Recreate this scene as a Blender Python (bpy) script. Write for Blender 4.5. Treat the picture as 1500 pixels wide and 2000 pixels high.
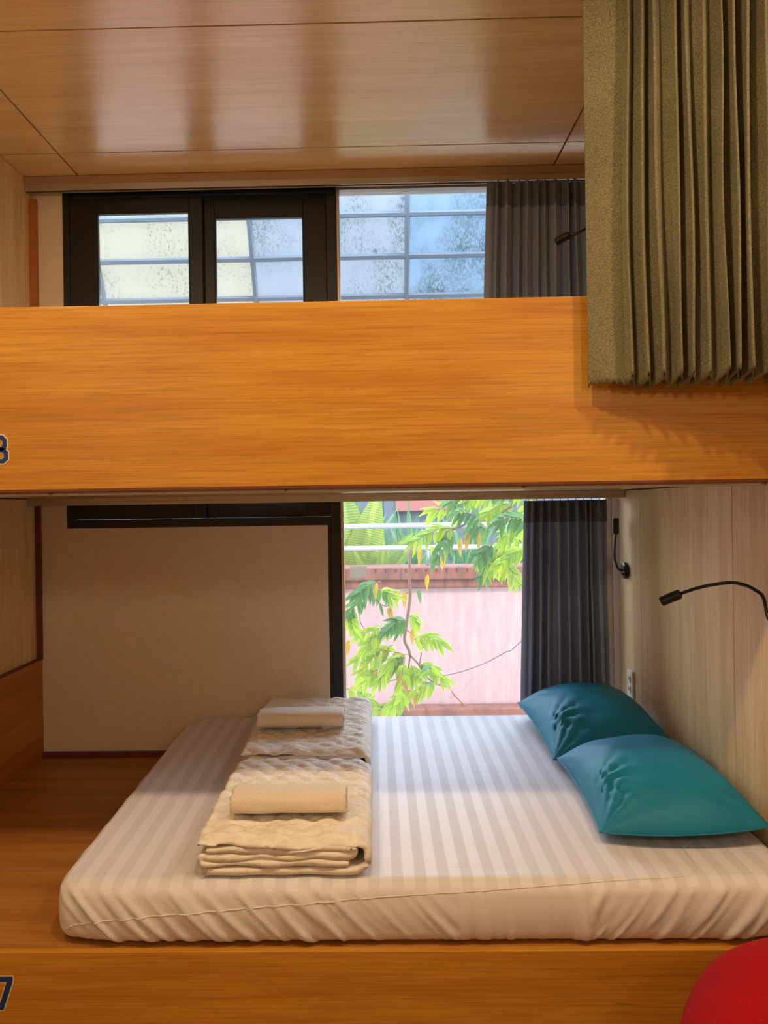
import bpy, bmesh, math, random
from mathutils import Vector, Matrix, noise
R = math.radians
random.seed(7)
scene = bpy.context.scene
for o in list(bpy.data.objects): bpy.data.objects.remove(o)
C = scene.collection

# ---------------------------------------------------------------- camera
CAM = Vector((0, 0, 1.46)); F = 1500.0; PX, PY = 707.0, 988.0
cd = bpy.data.cameras.new('camera'); cam = bpy.data.objects.new('camera', cd); C.objects.link(cam)
cd.sensor_fit = 'AUTO'; cd.sensor_width = 36.0; cd.lens = 36.0 * F / 2000.0
cd.shift_x = (750 - PX) / 2000.0; cd.shift_y = -(1000 - PY) / 2000.0
cd.clip_start = .02; cd.clip_end = 200
CM = Matrix.Rotation(R(1.05), 3, 'Z') @ Matrix.Rotation(R(90), 3, 'X') @ Matrix.Rotation(-.0145, 3, 'Z')
cam.matrix_world = Matrix.Translation(CAM) @ CM.to_4x4()
scene.camera = cam
def W(px, py, Y):                                   # photo pixel + real depth -> point in the place
    d = CM @ Vector(((px - PX) / F, -(py - PY) / F, -1)); return CAM + d * ((Y - CAM.y) / d.y)

# ---------------------------------------------------------------- sky, sun, added room lamps, exposure
SKY = 9.0; SUN = 4.5; LAMP = 18.0; PEND_FILL = 23.0
wd = bpy.data.worlds.new('sky'); scene.world = wd; wd.use_nodes = True
wn = wd.node_tree; wn.nodes.clear()
wo = wn.nodes.new('ShaderNodeOutputWorld'); wb = wn.nodes.new('ShaderNodeBackground')
tc = wn.nodes.new('ShaderNodeTexCoord'); sx = wn.nodes.new('ShaderNodeSeparateXYZ'); rp = wn.nodes.new('ShaderNodeValToRGB')
wn.links.new(tc.outputs['Generated'], sx.inputs[0]); wn.links.new(sx.outputs['Z'], rp.inputs[0])
rp.color_ramp.elements[0].color = (.80, .89, 1, 1); rp.color_ramp.elements[1].color = (.52, .72, 1, 1)
wn.links.new(rp.outputs[0], wb.inputs['Color']); wb.inputs['Strength'].default_value = SKY
wn.links.new(wb.outputs[0], wo.inputs[0])
sl = bpy.data.lights.new('sun', 'SUN'); sl.energy = SUN; sl.angle = R(1.5); sl.color = (1, .93, .80)
so = bpy.data.objects.new('sun', sl); C.objects.link(so)
so.rotation_euler = Vector((.62, -.45, .64)).to_track_quat('Z', 'Y').to_euler(); so.location = (8, -4, 9)
ADDED_DOWNLIGHTS = [(-1.15, 1.12), (.05, 1.10), (1.25, 1.12)]  # invented downlights for the warm overhead light inferred from the curtain's shadow
for lx, ly in ADDED_DOWNLIGHTS:
    al = bpy.data.lights.new('added_downlight_light', 'AREA'); al.shape = 'DISK'; al.size = .12; al.energy = LAMP; al.color = (1, .76, .46)
    ao = bpy.data.objects.new('added_downlight_light', al); C.objects.link(ao); ao.location = (lx, ly, 2.955)
FILL_PENDANTS = [(-1.5, -.7), (1.2, -.7)]  # invented unseen pendants, added to brighten the ceiling and lower bunk
for lx, ly in FILL_PENDANTS:
    pl_ = bpy.data.lights.new('pendant_fill_light', 'POINT'); pl_.energy = PEND_FILL; pl_.shadow_soft_size = .13; pl_.color = (1, .84, .62)
    po = bpy.data.objects.new('pendant_fill_light', pl_); C.objects.link(po); po.location = (lx, ly, 2.25)
vs = scene.view_settings; vs.view_transform = 'Standard'; vs.look = 'None'; vs.gamma = 1; vs.use_curve_mapping = False
vs.exposure = 0.0

# ---------------------------------------------------------------- helpers
def lin(c):
    return tuple((v / 255 / 12.92 if v / 255 <= .04045 else ((v / 255 + .055) / 1.055) ** 2.4) for v in c) + (1,)
def mat(name):
    m = bpy.data.materials.new(name); m.use_nodes = True
    n = m.node_tree.nodes; n.clear()
    out = n.new('ShaderNodeOutputMaterial'); b = n.new('ShaderNodeBsdfPrincipled')
    m.node_tree.links.new(b.outputs[0], out.inputs[0]); return m, m.node_tree, b, out
def N(nt, kind, **kw):
    n = nt.nodes.new('ShaderNode' + kind)
    for k, v in kw.items():
        if k in n.inputs: n.inputs[k].default_value = v
        else: setattr(n, k, v)
    return n
def coords(nt, scale, rnd=True, loc=(0, 0, 0)):
    t = N(nt, 'TexCoord'); m = N(nt, 'Mapping'); m.inputs['Scale'].default_value = scale
    if rnd:
        oi = N(nt, 'ObjectInfo'); mu = N(nt, 'VectorMath', operation='SCALE'); mu.inputs[0].default_value = (7.3, 4.1, 9.7)
        nt.links.new(oi.outputs['Random'], mu.inputs['Scale'])
        ad = N(nt, 'VectorMath', operation='ADD'); nt.links.new(t.outputs['Object'], ad.inputs[0]); nt.links.new(mu.outputs[0], ad.inputs[1])
        nt.links.new(ad.outputs[0], m.inputs['Vector'])
    else: nt.links.new(t.outputs['Object'], m.inputs['Vector'])
    return m
def ramp(nt, src, stops):
    r = N(nt, 'ValToRGB'); e = r.color_ramp.elements
    e[0].position, e[0].color = stops[0]; e[1].position, e[1].color = stops[-1]
    for p, c in stops[1:-1]:
        x = e.new(p); x.color = c
    nt.links.new(src, r.inputs[0]); return r
def mixc(nt, fac, a, b, mode='MIX'):
    m = N(nt, 'Mix', data_type='RGBA', blend_type=mode)
    for s, i in ((fac, 0), (a, 6), (b, 7)):
        if hasattr(s, 'links'): nt.links.new(s, m.inputs[i])
        else: m.inputs[i].default_value = s
    return m.outputs[2]
def bump(nt, b, h, strength=.2, dist=.01):
    bp = N(nt, 'Bump'); bp.inputs['Strength'].default_value = strength; bp.inputs['Distance'].default_value = dist
    nt.links.new(h, bp.inputs['Height']); nt.links.new(bp.outputs[0], b.inputs['Normal']); return bp
def plain(name, col, rough=.5, metal=0, bumpscale=None, bs=.15, spec=None, sheen=0):
    m, nt, b, _ = mat(name); b.inputs['Base Color'].default_value = lin(col)
    b.inputs['Roughness'].default_value = rough; b.inputs['Metallic'].default_value = metal
    if spec is not None: b.inputs['Specular IOR Level'].default_value = spec
    if sheen: b.inputs['Sheen Weight'].default_value = sheen
    t = coords(nt, (1, 1, 1)); nz = N(nt, 'TexNoise', Scale=bumpscale or 6, Detail=4)
    nt.links.new(t.outputs[0], nz.inputs['Vector'])
    c = mixc(nt, nz.outputs[0], tuple(v * .9 for v in lin(col)[:3]) + (1,), tuple(min(1, v * 1.08) for v in lin(col)[:3]) + (1,))
    nt.links.new(c, b.inputs['Base Color'])
    if bumpscale: bump(nt, b, nz.outputs[0], bs, .004)
    return m
def wood(name, light, mid, dark, axis, rough=.35, spec=.5, k=1.0, kn=.35):
    m, nt, b, _ = mat(name)
    def sc(al, ac): return tuple(al if i == axis else ac for i in range(3))
    c1 = coords(nt, sc(.4 * k, 5.5 * k)); n1 = N(nt, 'TexNoise', Scale=2.2, Detail=5, Roughness=.6, Distortion=.6); nt.links.new(c1.outputs[0], n1.inputs['Vector'])
    c2 = coords(nt, sc(2.0, 110)); n2 = N(nt, 'TexNoise', Scale=2.0, Detail=3, Roughness=.7, Distortion=.25); nt.links.new(c2.outputs[0], n2.inputs['Vector'])
    c3 = coords(nt, sc(1.1 * k, 3.8 * k)); n3 = N(nt, 'TexNoise', Scale=3.0, Detail=2, Distortion=1.8); nt.links.new(c3.outputs[0], n3.inputs['Vector'])
    r1 = ramp(nt, n1.outputs[0], [(.34, lin(mid)), (.62, lin(light))])
    wv = N(nt, 'Math', operation='MULTIPLY'); nt.links.new(n3.outputs[0], wv.inputs[0]); wv.inputs[1].default_value = 26
    sn = N(nt, 'Math', operation='SINE'); nt.links.new(wv.outputs[0], sn.inputs[0])
    r3 = ramp(nt, sn.outputs[0], [(.0, (0, 0, 0, 1)), (.75, (0, 0, 0, 1)), (1.0, (1, 1, 1, 1))])
    mk = ramp(nt, n3.outputs[0], [(.53, (0, 0, 0, 1)), (.66, (1, 1, 1, 1))])
    f3 = N(nt, 'Math', operation='MULTIPLY'); nt.links.new(r3.outputs[0], f3.inputs[0]); nt.links.new(mk.outputs[0], f3.inputs[1])
    f3b = N(nt, 'Math', operation='MULTIPLY'); nt.links.new(f3.outputs[0], f3b.inputs[0]); f3b.inputs[1].default_value = kn
    a = mixc(nt, f3b.outputs[0], r1.outputs[0], lin(dark))
    r2 = ramp(nt, n2.outputs[0], [(.36, (1, 1, 1, 1)), (.56, (0, 0, 0, 1))])
    f2 = N(nt, 'Math', operation='MULTIPLY'); nt.links.new(r2.outputs[0], f2.inputs[0]); f2.inputs[1].default_value = .34
    col = mixc(nt, f2.outputs[0], a, lin(dark))
    nt.links.new(col, b.inputs['Base Color'])
    b.inputs['Roughness'].default_value = rough; b.inputs['Specular IOR Level'].default_value = spec
    bump(nt, b, n2.outputs[0], .05, .001)
    return m

WL = {}
def wloc(o):
    v = Vector(o.location); p = o.parent
    while p: v = v + Vector(p.location); p = p.parent
    return v
def tag(o, label=None, cat=None, group=None, kind=None):
    if label: o['label'] = label
    if cat: o['category'] = cat
    if group: o['group'] = group
    if kind: o['kind'] = kind
    return o
def empty(name, loc, label=None, cat=None, group=None, kind=None):
    o = bpy.data.objects.new(name, None); C.objects.link(o); o.location = loc; o.empty_display_size = .05
    return tag(o, label, cat, group, kind)
def meshobj(name, verts, faces, m, parent=None, smooth=False, origin=None, mats=None):
    base = wloc(parent) if parent else Vector((0, 0, 0))
    if origin is None:
        if parent: origin = base
        else:
            xs = [v[0] for v in verts]; ys = [v[1] for v in verts]; zs = [v[2] for v in verts]
            origin = Vector(((min(xs) + max(xs)) / 2, (min(ys) + max(ys)) / 2, min(zs)))
    origin = Vector(origin)
    me = bpy.data.meshes.new(name); me.from_pydata([tuple(Vector(v) - origin) for v in verts], [], faces)
    me.materials.append(m)
    if smooth:
        for p in me.polygons: p.use_smooth = True
    me.update()
    o = bpy.data.objects.new(name, me); C.objects.link(o); o.location = origin - base
    if parent: o.parent = parent
    return o
class MB:
    def __init__(s): s.v = []; s.f = []
    def add(s, v, f):
        k = len(s.v); s.v += [tuple(x) for x in v]; s.f += [tuple(i + k for i in q) for q in f]
    def box(s, x0, x1, y0, y1, z0, z1, b=0.0):
        if b <= 0:
            v = [(x, y, z) for x in (x0, x1) for y in (y0, y1) for z in (z0, z1)]
            s.add(v, [(0, 1, 3, 2), (4, 6, 7, 5), (0, 4, 5, 1), (2, 3, 7, 6), (0, 2, 6, 4), (1, 5, 7, 3)]); return s
        bm = bmesh.new(); bmesh.ops.create_cube(bm, size=1)
        for q in bm.verts: q.co = Vector(((x0 + x1) / 2 + q.co.x * (x1 - x0), (y0 + y1) / 2 + q.co.y * (y1 - y0), (z0 + z1) / 2 + q.co.z * (z1 - z0)))
        bmesh.ops.bevel(bm, geom=bm.edges[:], offset=b, segments=2, affect='EDGES', profile=.5)
        bm.verts.index_update(); s.add([q.co[:] for q in bm.verts], [[q.index for q in f.verts] for f in bm.faces]); bm.free(); return s
    def tube(s, pts, r, n=8, cap=True):
        pts = [Vector(p) for p in pts]; rs = r if isinstance(r, (list, tuple)) else [r] * len(pts)
        t0 = (pts[1] - pts[0]).normalized(); up = Vector((0, 0, 1)) if abs(t0.z) < .9 else Vector((1, 0, 0))
        nn = t0.cross(up).normalized(); v = []; f = []
        for i, p in enumerate(pts):
            t = (pts[min(i + 1, len(pts) - 1)] - pts[max(i - 1, 0)]).normalized()
            nn = (nn - t * nn.dot(t)).normalized(); bb = t.cross(nn)
            for j in range(n):
                a = 2 * math.pi * j / n; v.append(p + (nn * math.cos(a) + bb * math.sin(a)) * rs[i])
        for i in range(len(pts) - 1):
            for j in range(n): f.append((i * n + j, i * n + (j + 1) % n, (i + 1) * n + (j + 1) % n, (i + 1) * n + j))
        if cap: f.append(tuple(range(n))[::-1]); f.append(tuple((len(pts) - 1) * n + j for j in range(n)))
        s.add(v, f); return s
    def build(s, name, m, parent=None, smooth=False, origin=None): return meshobj(name, s.v, s.f, m, parent, smooth, origin)
def box(name, x0, x1, y0, y1, z0, z1, m, parent=None, b=.0015): return MB().box(x0, x1, y0, y1, z0, z1, b).build(name, m, parent)
def spline(pts, k=8):
    pts = [Vector(p) for p in pts]; out = []
    for i in range(len(pts) - 1):
        p0, p1, p2, p3 = pts[max(i - 1, 0)], pts[i], pts[i + 1], pts[min(i + 2, len(pts) - 1)]
        for j in range(k):
            t = j / k
            out.append(.5 * ((2 * p1) + (p2 - p0) * t + (2 * p0 - 5 * p1 + 4 * p2 - p3) * t * t + (3 * p1 - p0 - 3 * p2 + p3) * t ** 3))
    out.append(pts[-1]); return out
def nz(x, y=0, z=0): return noise.noise((x, y, z))
def solid(o, t, off=0):
    md = o.modifiers.new('thickness', 'SOLIDIFY'); md.thickness = t; md.offset = off; return o

# ---------------------------------------------------------------- materials
M = {}
M['pale_x'] = wood('pale_wood_x', (236, 200, 142), (220, 178, 118), (172, 124, 68), 0, .30, .5, .8, .2)
for n_ in M['pale_x'].node_tree.nodes:          # lacquered ceiling boards
    if n_.type == 'BSDF_PRINCIPLED': n_.inputs['Coat Weight'].default_value = 1; n_.inputs['Coat IOR'].default_value = 1.85; n_.inputs['Coat Roughness'].default_value = .24
M['pale_z'] = wood('pale_wood_z', (240, 212, 162), (222, 186, 132), (160, 116, 70), 2, .38, .4, .8, .2)
M['orange_x'] = wood('orange_wood_x', (204, 144, 48), (182, 116, 28), (122, 66, 10), 0, .42, .4, 1.0, .4)
M['orange_y'] = wood('orange_wood_y', (200, 130, 50), (174, 100, 32), (120, 60, 16), 1, .42, .4, 1.0, .4)
M['deck_x'] = wood('deck_wood_x', (180, 122, 56), (152, 96, 38), (104, 58, 20), 0, .4, .4, .9, .3)
M['redtrim'] = plain('red_brown_trim', (104, 48, 26), .5, bumpscale=20, bs=.05)
M['browntrim'] = plain('orange_brown_trim', (176, 106, 50), .5, bumpscale=20, bs=.05)
M['groove'] = plain('dark_groove', (70, 26, 22), .8)
M['plaster'] = plain('cream_plaster', (226, 208, 184), .85, bumpscale=28, bs=.25)
M['roomwall'] = plain('room_plaster', (225, 205, 175), .85, bumpscale=28, bs=.2)
M['floor'] = plain('floor_tile', (150, 120, 90), .5)
M['black'] = plain('black_frame', (17, 18, 20), .38)
M['blackmetal'] = plain('black_lamp_metal', (14, 13, 13), .32)
M['steel'] = plain('brushed_steel', (170, 165, 155), .3, 1)
M['alu'] = plain('aluminium', (190, 180, 168), .38, .85)
M['railbrown'] = plain('brown_rail', (176, 140, 108), .4, .2)
M['white'] = plain('white_plastic', (235, 230, 220), .35)
def sticker_mat():
    m, nt, b, out = mat('frosted_sticker'); b.inputs['Base Color'].default_value = lin((190, 190, 176)); b.inputs['Roughness'].default_value = .6
    tl = N(nt, 'BsdfTranslucent'); tl.inputs[0].default_value = lin((200, 196, 172)); tr = N(nt, 'BsdfTransparent')
    a = N(nt, 'MixShader'); a.inputs[0].default_value = .5; nt.links.new(b.outputs[0], a.inputs[1]); nt.links.new(tl.outputs[0], a.inputs[2])
    c = N(nt, 'MixShader'); c.inputs[0].default_value = .45; nt.links.new(a.outputs[0], c.inputs[1]); nt.links.new(tr.outputs[0], c.inputs[2]); nt.links.new(c.outputs[0], out.inputs[0]); return m
M['sticker'] = sticker_mat()
M['slot'] = plain('dark_slot', (25, 22, 20), .7)
M['navy'] = plain('navy_print', (6, 46, 104), .5)
M['cream'] = plain('cream_print', (222, 196, 150), .5)
def fabric(name, a, b_, scale=420, rough=.9, bs=.35, sheen=.2, big=.25, trans=0):
    m, nt, b, _ = mat(name); c = coords(nt, (1, 1, 1), False)
    n1 = N(nt, 'TexNoise', Scale=scale, Detail=2, Roughness=.7); nt.links.new(c.outputs[0], n1.inputs['Vector'])
    n2 = N(nt, 'TexNoise', Scale=5, Detail=3); nt.links.new(c.outputs[0], n2.inputs['Vector'])
    r = ramp(nt, n1.outputs[0], [(.36, lin(a)), (.64, lin(b_))])
    r2 = ramp(nt, n2.outputs[0], [(.3, (1 - big, 1 - big, 1 - big, 1)), (.7, (1, 1, 1, 1))])
    nt.links.new(mixc(nt, 1.0, r.outputs[0], r2.outputs[0], 'MULTIPLY'), b.inputs['Base Color'])
    b.inputs['Roughness'].default_value = rough; b.inputs['Sheen Weight'].default_value = sheen
    b.inputs['Specular IOR Level'].default_value = .2
    bump(nt, b, n1.outputs[0], bs, .001)
    if trans:
        tl = N(nt, 'BsdfTranslucent'); nt.links.new(b.inputs['Base Color'].links[0].from_socket, tl.inputs[0]); mx = N(nt, 'MixShader'); mx.inputs[0].default_value = trans
        nt.links.new(b.outputs[0], mx.inputs[1]); nt.links.new(tl.outputs[0], mx.inputs[2]); nt.links.new(mx.outputs[0], _.inputs[0])
    return m
M['olive'] = fabric('olive_weave', (94, 88, 64), (142, 132, 96), 330, .9, .4, .15)
M['grey'] = fabric('dark_grey_weave', (138, 150, 170), (172, 184, 204), 500, .85, .3, .1, .1, .16)
M['greyhead'] = fabric('dark_grey_header', (94, 102, 116), (120, 128, 144), 500, .85, .3, .1, .1)
M['towel'] = fabric('terry_towel', (222, 206, 184), (236, 222, 204), 260, .95, .3, .2, .08)
M['red'] = fabric('red_felt', (150, 2, 6), (182, 6, 10), 300, .95, .5, .0, .1)
def sheet_mat():
    m, nt, b, _ = mat('striped_satin_sheet'); c = coords(nt, (1, 1, 1), False)
    s = N(nt, 'SeparateXYZ'); nt.links.new(c.outputs[0], s.inputs[0])
    mu = N(nt, 'Math', operation='MULTIPLY'); nt.links.new(s.outputs['X'], mu.inputs[0]); mu.inputs[1].default_value = 2 * math.pi / .062
    sn = N(nt, 'Math', operation='SINE'); nt.links.new(mu.outputs[0], sn.inputs[0])
    ma = N(nt, 'Math', operation='MULTIPLY_ADD'); nt.links.new(sn.outputs[0], ma.inputs[0]); ma.inputs[1].default_value = .5; ma.inputs[2].default_value = .5
    tz = N(nt, 'MapRange'); nt.links.new(s.outputs['Z'], tz.inputs[0]); tz.inputs[1].default_value = .138; tz.inputs[2].default_value = .162   # stripes are woven into the top panel only
    r = ramp(nt, ma.outputs[0], [(.42, lin((209, 203, 205))), (.58, lin((222, 216, 218)))])
    nt.links.new(mixc(nt, tz.outputs[0], lin((222, 214, 210)), r.outputs[0]), b.inputs['Base Color'])
    rr = ramp(nt, ma.outputs[0], [(.44, (.58, .58, .58, 1)), (.56, (.48, .48, .48, 1))]); nt.links.new(rr.outputs[0], b.inputs['Roughness'])
    c2 = coords(nt, (3, 60, 3), False); n2 = N(nt, 'TexNoise', Scale=3, Detail=4, Distortion=.3); nt.links.new(c2.outputs[0], n2.inputs['Vector'])
    bump(nt, b, n2.outputs[0], .22, .004); b.inputs['Specular IOR Level'].default_value = .35
    return m
M['sheet'] = sheet_mat()
def quilt_mat():
    m, nt, b, _ = mat('quilt_cotton'); c = coords(nt, (1, 1, 1), False)
    n1 = N(nt, 'TexNoise', Scale=26, Detail=5, Distortion=.8); nt.links.new(c.outputs[0], n1.inputs['Vector'])
    r = ramp(nt, n1.outputs[0], [(.3, lin((226, 214, 198))), (.7, lin((244, 236, 224)))]); nt.links.new(r.outputs[0], b.inputs['Base Color'])
    b.inputs['Roughness'].default_value = .8; b.inputs['Specular IOR Level'].default_value = .2
    c2 = coords(nt, (14, 46, 20), False); n2 = N(nt, 'TexNoise', Scale=2, Detail=3, Distortion=.7); nt.links.new(c2.outputs[0], n2.inputs['Vector'])
    bump(nt, b, n2.outputs[0], .35, .008); return m
M['quilt'] = quilt_mat()
def teal_mat():
    m, nt, b, _ = mat('teal_satin'); b.inputs['Base Color'].default_value = lin((8, 108, 122)); b.inputs['Roughness'].default_value = .58
    b.inputs['Specular IOR Level'].default_value = .4; b.inputs['Sheen Weight'].default_value = .04; b.inputs['Sheen Tint'].default_value = lin((60, 190, 200))
    c = coords(nt, (1, 1, 1)); n1 = N(nt, 'TexNoise', Scale=9, Detail=4, Distortion=1.0); nt.links.new(c.outputs[0], n1.inputs['Vector'])
    nt.links.new(mixc(nt, n1.outputs[0], lin((0, 106, 140)), lin((0, 132, 164))), b.inputs['Base Color'])
    bump(nt, b, n1.outputs[0], .25, .008); return m
M['teal'] = teal_mat()
def glass_mat(name, haze, tint=(1, 1, 1, 1)):
    m = bpy.data.materials.new(name); m.use_nodes = True; nt = m.node_tree; nt.nodes.clear()
    out = N(nt, 'OutputMaterial'); tr = N(nt, 'BsdfTransparent'); tr.inputs[0].default_value = tint
    gl = N(nt, 'BsdfGlossy'); gl.inputs['Roughness'].default_value = .02; fr = N(nt, 'Fresnel'); fr.inputs[0].default_value = 1.25
    m1 = N(nt, 'MixShader'); nt.links.new(fr.outputs[0], m1.inputs[0]); nt.links.new(tr.outputs[0], m1.inputs[1]); nt.links.new(gl.outputs[0], m1.inputs[2])
    tl = N(nt, 'BsdfTranslucent'); tl.inputs[0].default_value = (.9, .92, .95, 1)
    c = coords(nt, (22, 22, 2.2), False); nzn = N(nt, 'TexNoise', Scale=2.2, Detail=4, Roughness=.7); nt.links.new(c.outputs[0], nzn.inputs['Vector'])
    r = ramp(nt, nzn.outputs[0], [(.42, (haze * .35,) * 3 + (1,)), (.75, (haze,) * 3 + (1,))])
    m2 = N(nt, 'MixShader'); nt.links.new(r.outputs[0], m2.inputs[0]); nt.links.new(m1.outputs[0], m2.inputs[1]); nt.links.new(tl.outputs[0], m2.inputs[2])
    nt.links.new(m2.outputs[0], out.inputs[0]); return m
M['glass'] = glass_mat('window_glass', .035); M['glass2'] = glass_mat('sash_glass', .05)
def poly_mat(name, col, specks):
    m = bpy.data.materials.new(name); m.use_nodes = True; nt = m.node_tree; nt.nodes.clear()
    out = N(nt, 'OutputMaterial'); tl = N(nt, 'BsdfTranslucent'); df = N(nt, 'BsdfDiffuse')
    c = coords(nt, (60, 60, 22)); n1 = N(nt, 'TexNoise', Scale=1.6, Detail=5, Roughness=.75, Distortion=.4); nt.links.new(c.outputs[0], n1.inputs['Vector'])
    c2 = coords(nt, (2.5, 2.5, 1.2)); n2 = N(nt, 'TexNoise', Scale=1.5, Detail=2); nt.links.new(c2.outputs[0], n2.inputs['Vector'])
    r = ramp(nt, n1.outputs[0], [(.60 - specks * .06, (0, 0, 0, 1)), (.70 - specks * .06, (1, 1, 1, 1))])
    r2 = ramp(nt, n2.outputs[0], [(.40, (0, 0, 0, 1)), (.62, (1, 1, 1, 1))])
    f = N(nt, 'Math', operation='MULTIPLY'); nt.links.new(r.outputs[0], f.inputs[0]); nt.links.new(r2.outputs[0], f.inputs[1])
    f2 = N(nt, 'Math', operation='MULTIPLY'); nt.links.new(f.outputs[0], f2.inputs[0]); f2.inputs[1].default_value = .8
    col_ = mixc(nt, f2.outputs[0], lin(col), lin((96, 104, 100)))
    nt.links.new(col_, tl.inputs[0]); nt.links.new(col_, df.inputs[0])
    mx = N(nt, 'MixShader'); mx.inputs[0].default_value = .25; nt.links.new(tl.outputs[0], mx.inputs[1]); nt.links.new(df.outputs[0], mx.inputs[2])
    nt.links.new(mx.outputs[0], out.inputs[0]); return m
def leaf_mat(name, a, b_, trans=.45, veins=0):
    m, nt, b, out = mat(name); oi = N(nt, 'ObjectInfo')
    col = mixc(nt, oi.outputs['Random'], lin(a), lin(b_))
    c = coords(nt, (1, 1, 1)); n1 = N(nt, 'TexNoise', Scale=30, Detail=3); nt.links.new(c.outputs[0], n1.inputs['Vector'])
    col = mixc(nt, n1.outputs[0], col, lin(b_))
    tx = N(nt, 'TexCoord'); sp = N(nt, 'SeparateXYZ'); nt.links.new(tx.outputs['Object'], sp.inputs[0])          # pale midrib, darker blade edge
    ab = N(nt, 'Math', operation='ABSOLUTE'); nt.links.new(sp.outputs['X'], ab.inputs[0])
    rb = ramp(nt, ab.outputs[0], [(.0, (1, 1, 1, 1)), (.02, (.95, .98, .8, 1)), (.035, (.62, .72, .55, 1)), (.16, (.92, .95, .85, 1))]); col = mixc(nt, 1.0, col, rb.outputs[0], 'MULTIPLY')
    if veins:
        wv = N(nt, 'TexWave', Scale=veins, Distortion=1.5, bands_direction='Y'); tcn = N(nt, 'TexCoord'); nt.links.new(tcn.outputs['Object'], wv.inputs['Vector'])
        rv = ramp(nt, wv.outputs[0], [(.25, (.62, .68, .62, 1)), (.7, (1, 1, 1, 1))]); col = mixc(nt, 1.0, col, rv.outputs[0], 'MULTIPLY')
    nt.links.new(col, b.inputs['Base Color']); b.inputs['Roughness'].default_value = .45; b.inputs['Specular IOR Level'].default_value = .3
    tl = N(nt, 'BsdfTranslucent'); nt.links.new(col, tl.inputs[0])
    mx = N(nt, 'MixShader'); mx.inputs[0].default_value = trans
    nt.links.new(b.outputs[0], mx.inputs[1]); nt.links.new(tl.outputs[0], mx.inputs[2]); nt.links.new(mx.outputs[0], out.inputs[0]); return m
M['leaf'] = leaf_mat('leaf_green', (84, 142, 34), (188, 204, 50))
M['leaf_dull'] = leaf_mat('leaf_dull', (58, 108, 60), (104, 146, 72))
M['leaf_yellow'] = leaf_mat('leaf_yellow', (206, 176, 40), (190, 136, 36))
M['palm'] = leaf_mat('palm_green', (56, 98, 52), (150, 158, 66), veins=14)
M['strap'] = leaf_mat('strap_green', (38, 80, 54), (84, 126, 74))
M['bark'] = plain('bark', (118, 84, 60), .8, bumpscale=40)
M['pink'] = None
def stained(name, col, stain, amt):
    m = plain(name, col, .85, bumpscale=14, bs=.3); nt = m.node_tree; b = [n for n in nt.nodes if n.type == 'BSDF_PRINCIPLED'][0]
    src = b.inputs['Base Color'].links[0].from_socket
    c = coords(nt, (9, 9, 1.2)); n1 = N(nt, 'TexNoise', Scale=2, Detail=6, Roughness=.7); nt.links.new(c.outputs[0], n1.inputs['Vector'])
    r = ramp(nt, n1.outputs[0], [(.45, (0, 0, 0, 1)), (.70, (amt, amt, amt, 1))])
    nt.links.new(mixc(nt, r.outputs[0], src, lin(stain)), b.inputs['Base Color']); return m
M['terra'] = stained('terracotta', (112, 62, 44), (56, 40, 32), .95)
M['housegrey'] = plain('weathered_grey', (70, 76, 84), .9, bumpscale=10, bs=.3)
M['fascia'] = plain('red_fascia', (128, 72, 64), .8, bumpscale=10)
M['pink'] = stained('pink_render', (148, 118, 117), (156, 136, 130), .7)
M['ground'] = plain('soil', (120, 110, 90), .95, bumpscale=10)
M['whitepipe'] = plain('white_pipe', (150, 156, 164), .4)
M['bargrey'] = plain('grey_bar', (104, 118, 134), .5)
M['cable'] = plain('grey_cable', (70, 68, 72), .6)
M['lampglow'] = plain('lamp_lens', (255, 240, 215), .4)

# ================================================================ THE SETTING
XL, XR, YB, ZC, YF = -1.605, 1.130, 3.600, 3.005, 2.0
def struct(o): o['kind'] = 'structure'; return o
struct(box('floor', -3.2, 2.6, -2.2, 3.72, -.08, 0, M['floor'], b=0))
struct(box('wall_front', -3.2, 2.6, -2.3, -2.2, -.08, 3.1, M['roomwall'], b=0))
struct(box('wall_side_left', -3.3, -3.2, -2.3, 3.74, -.08, 3.1, M['roomwall'], b=0))
struct(box('wall_side_right', 2.6, 2.7, -2.3, 3.74, -.08, 3.1, M['roomwall'], b=0))
# ceiling: backing plus panels with recessed dark joints
ce = struct(box('ceiling', -3.2, 2.6, -2.2, 3.72, ZC + .012, ZC + .1, M['groove'], b=0))
xs = [-3.2, -1.356, .835, 2.6]; ys = [-2.2, -.2, .75, 1.6, 2.455, 3.305, 3.60]
for i in range(3):
    for j in range(len(ys) - 1):
        g = .0036
        box('panel', xs[i] + g, xs[i + 1] - g, ys[j] + g, ys[j + 1] - g, ZC, ZC + .0119, M['pale_x'], ce, b=.001)
# back wall with the L-shaped opening
wbk = MB()
WT = 3.72; OX0, OX1, OX2 = -1.462, -.228, 1.10; OZT, OZS, OZB = 2.962, 1.372, .395
wbk.box(-3.2, OX0, YB, WT, -.08, ZC + .1); wbk.box(OX2, 2.6, YB, WT, -.08, ZC + .1)
wbk.box(OX0, OX2, YB, WT, OZT, ZC + .1); wbk.box(OX0, OX1, YB, WT, -.08, OZS); wbk.box(OX1, OX2, YB, WT, -.08, OZB)
struct(wbk.build('wall_back', M['plaster']))
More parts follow.
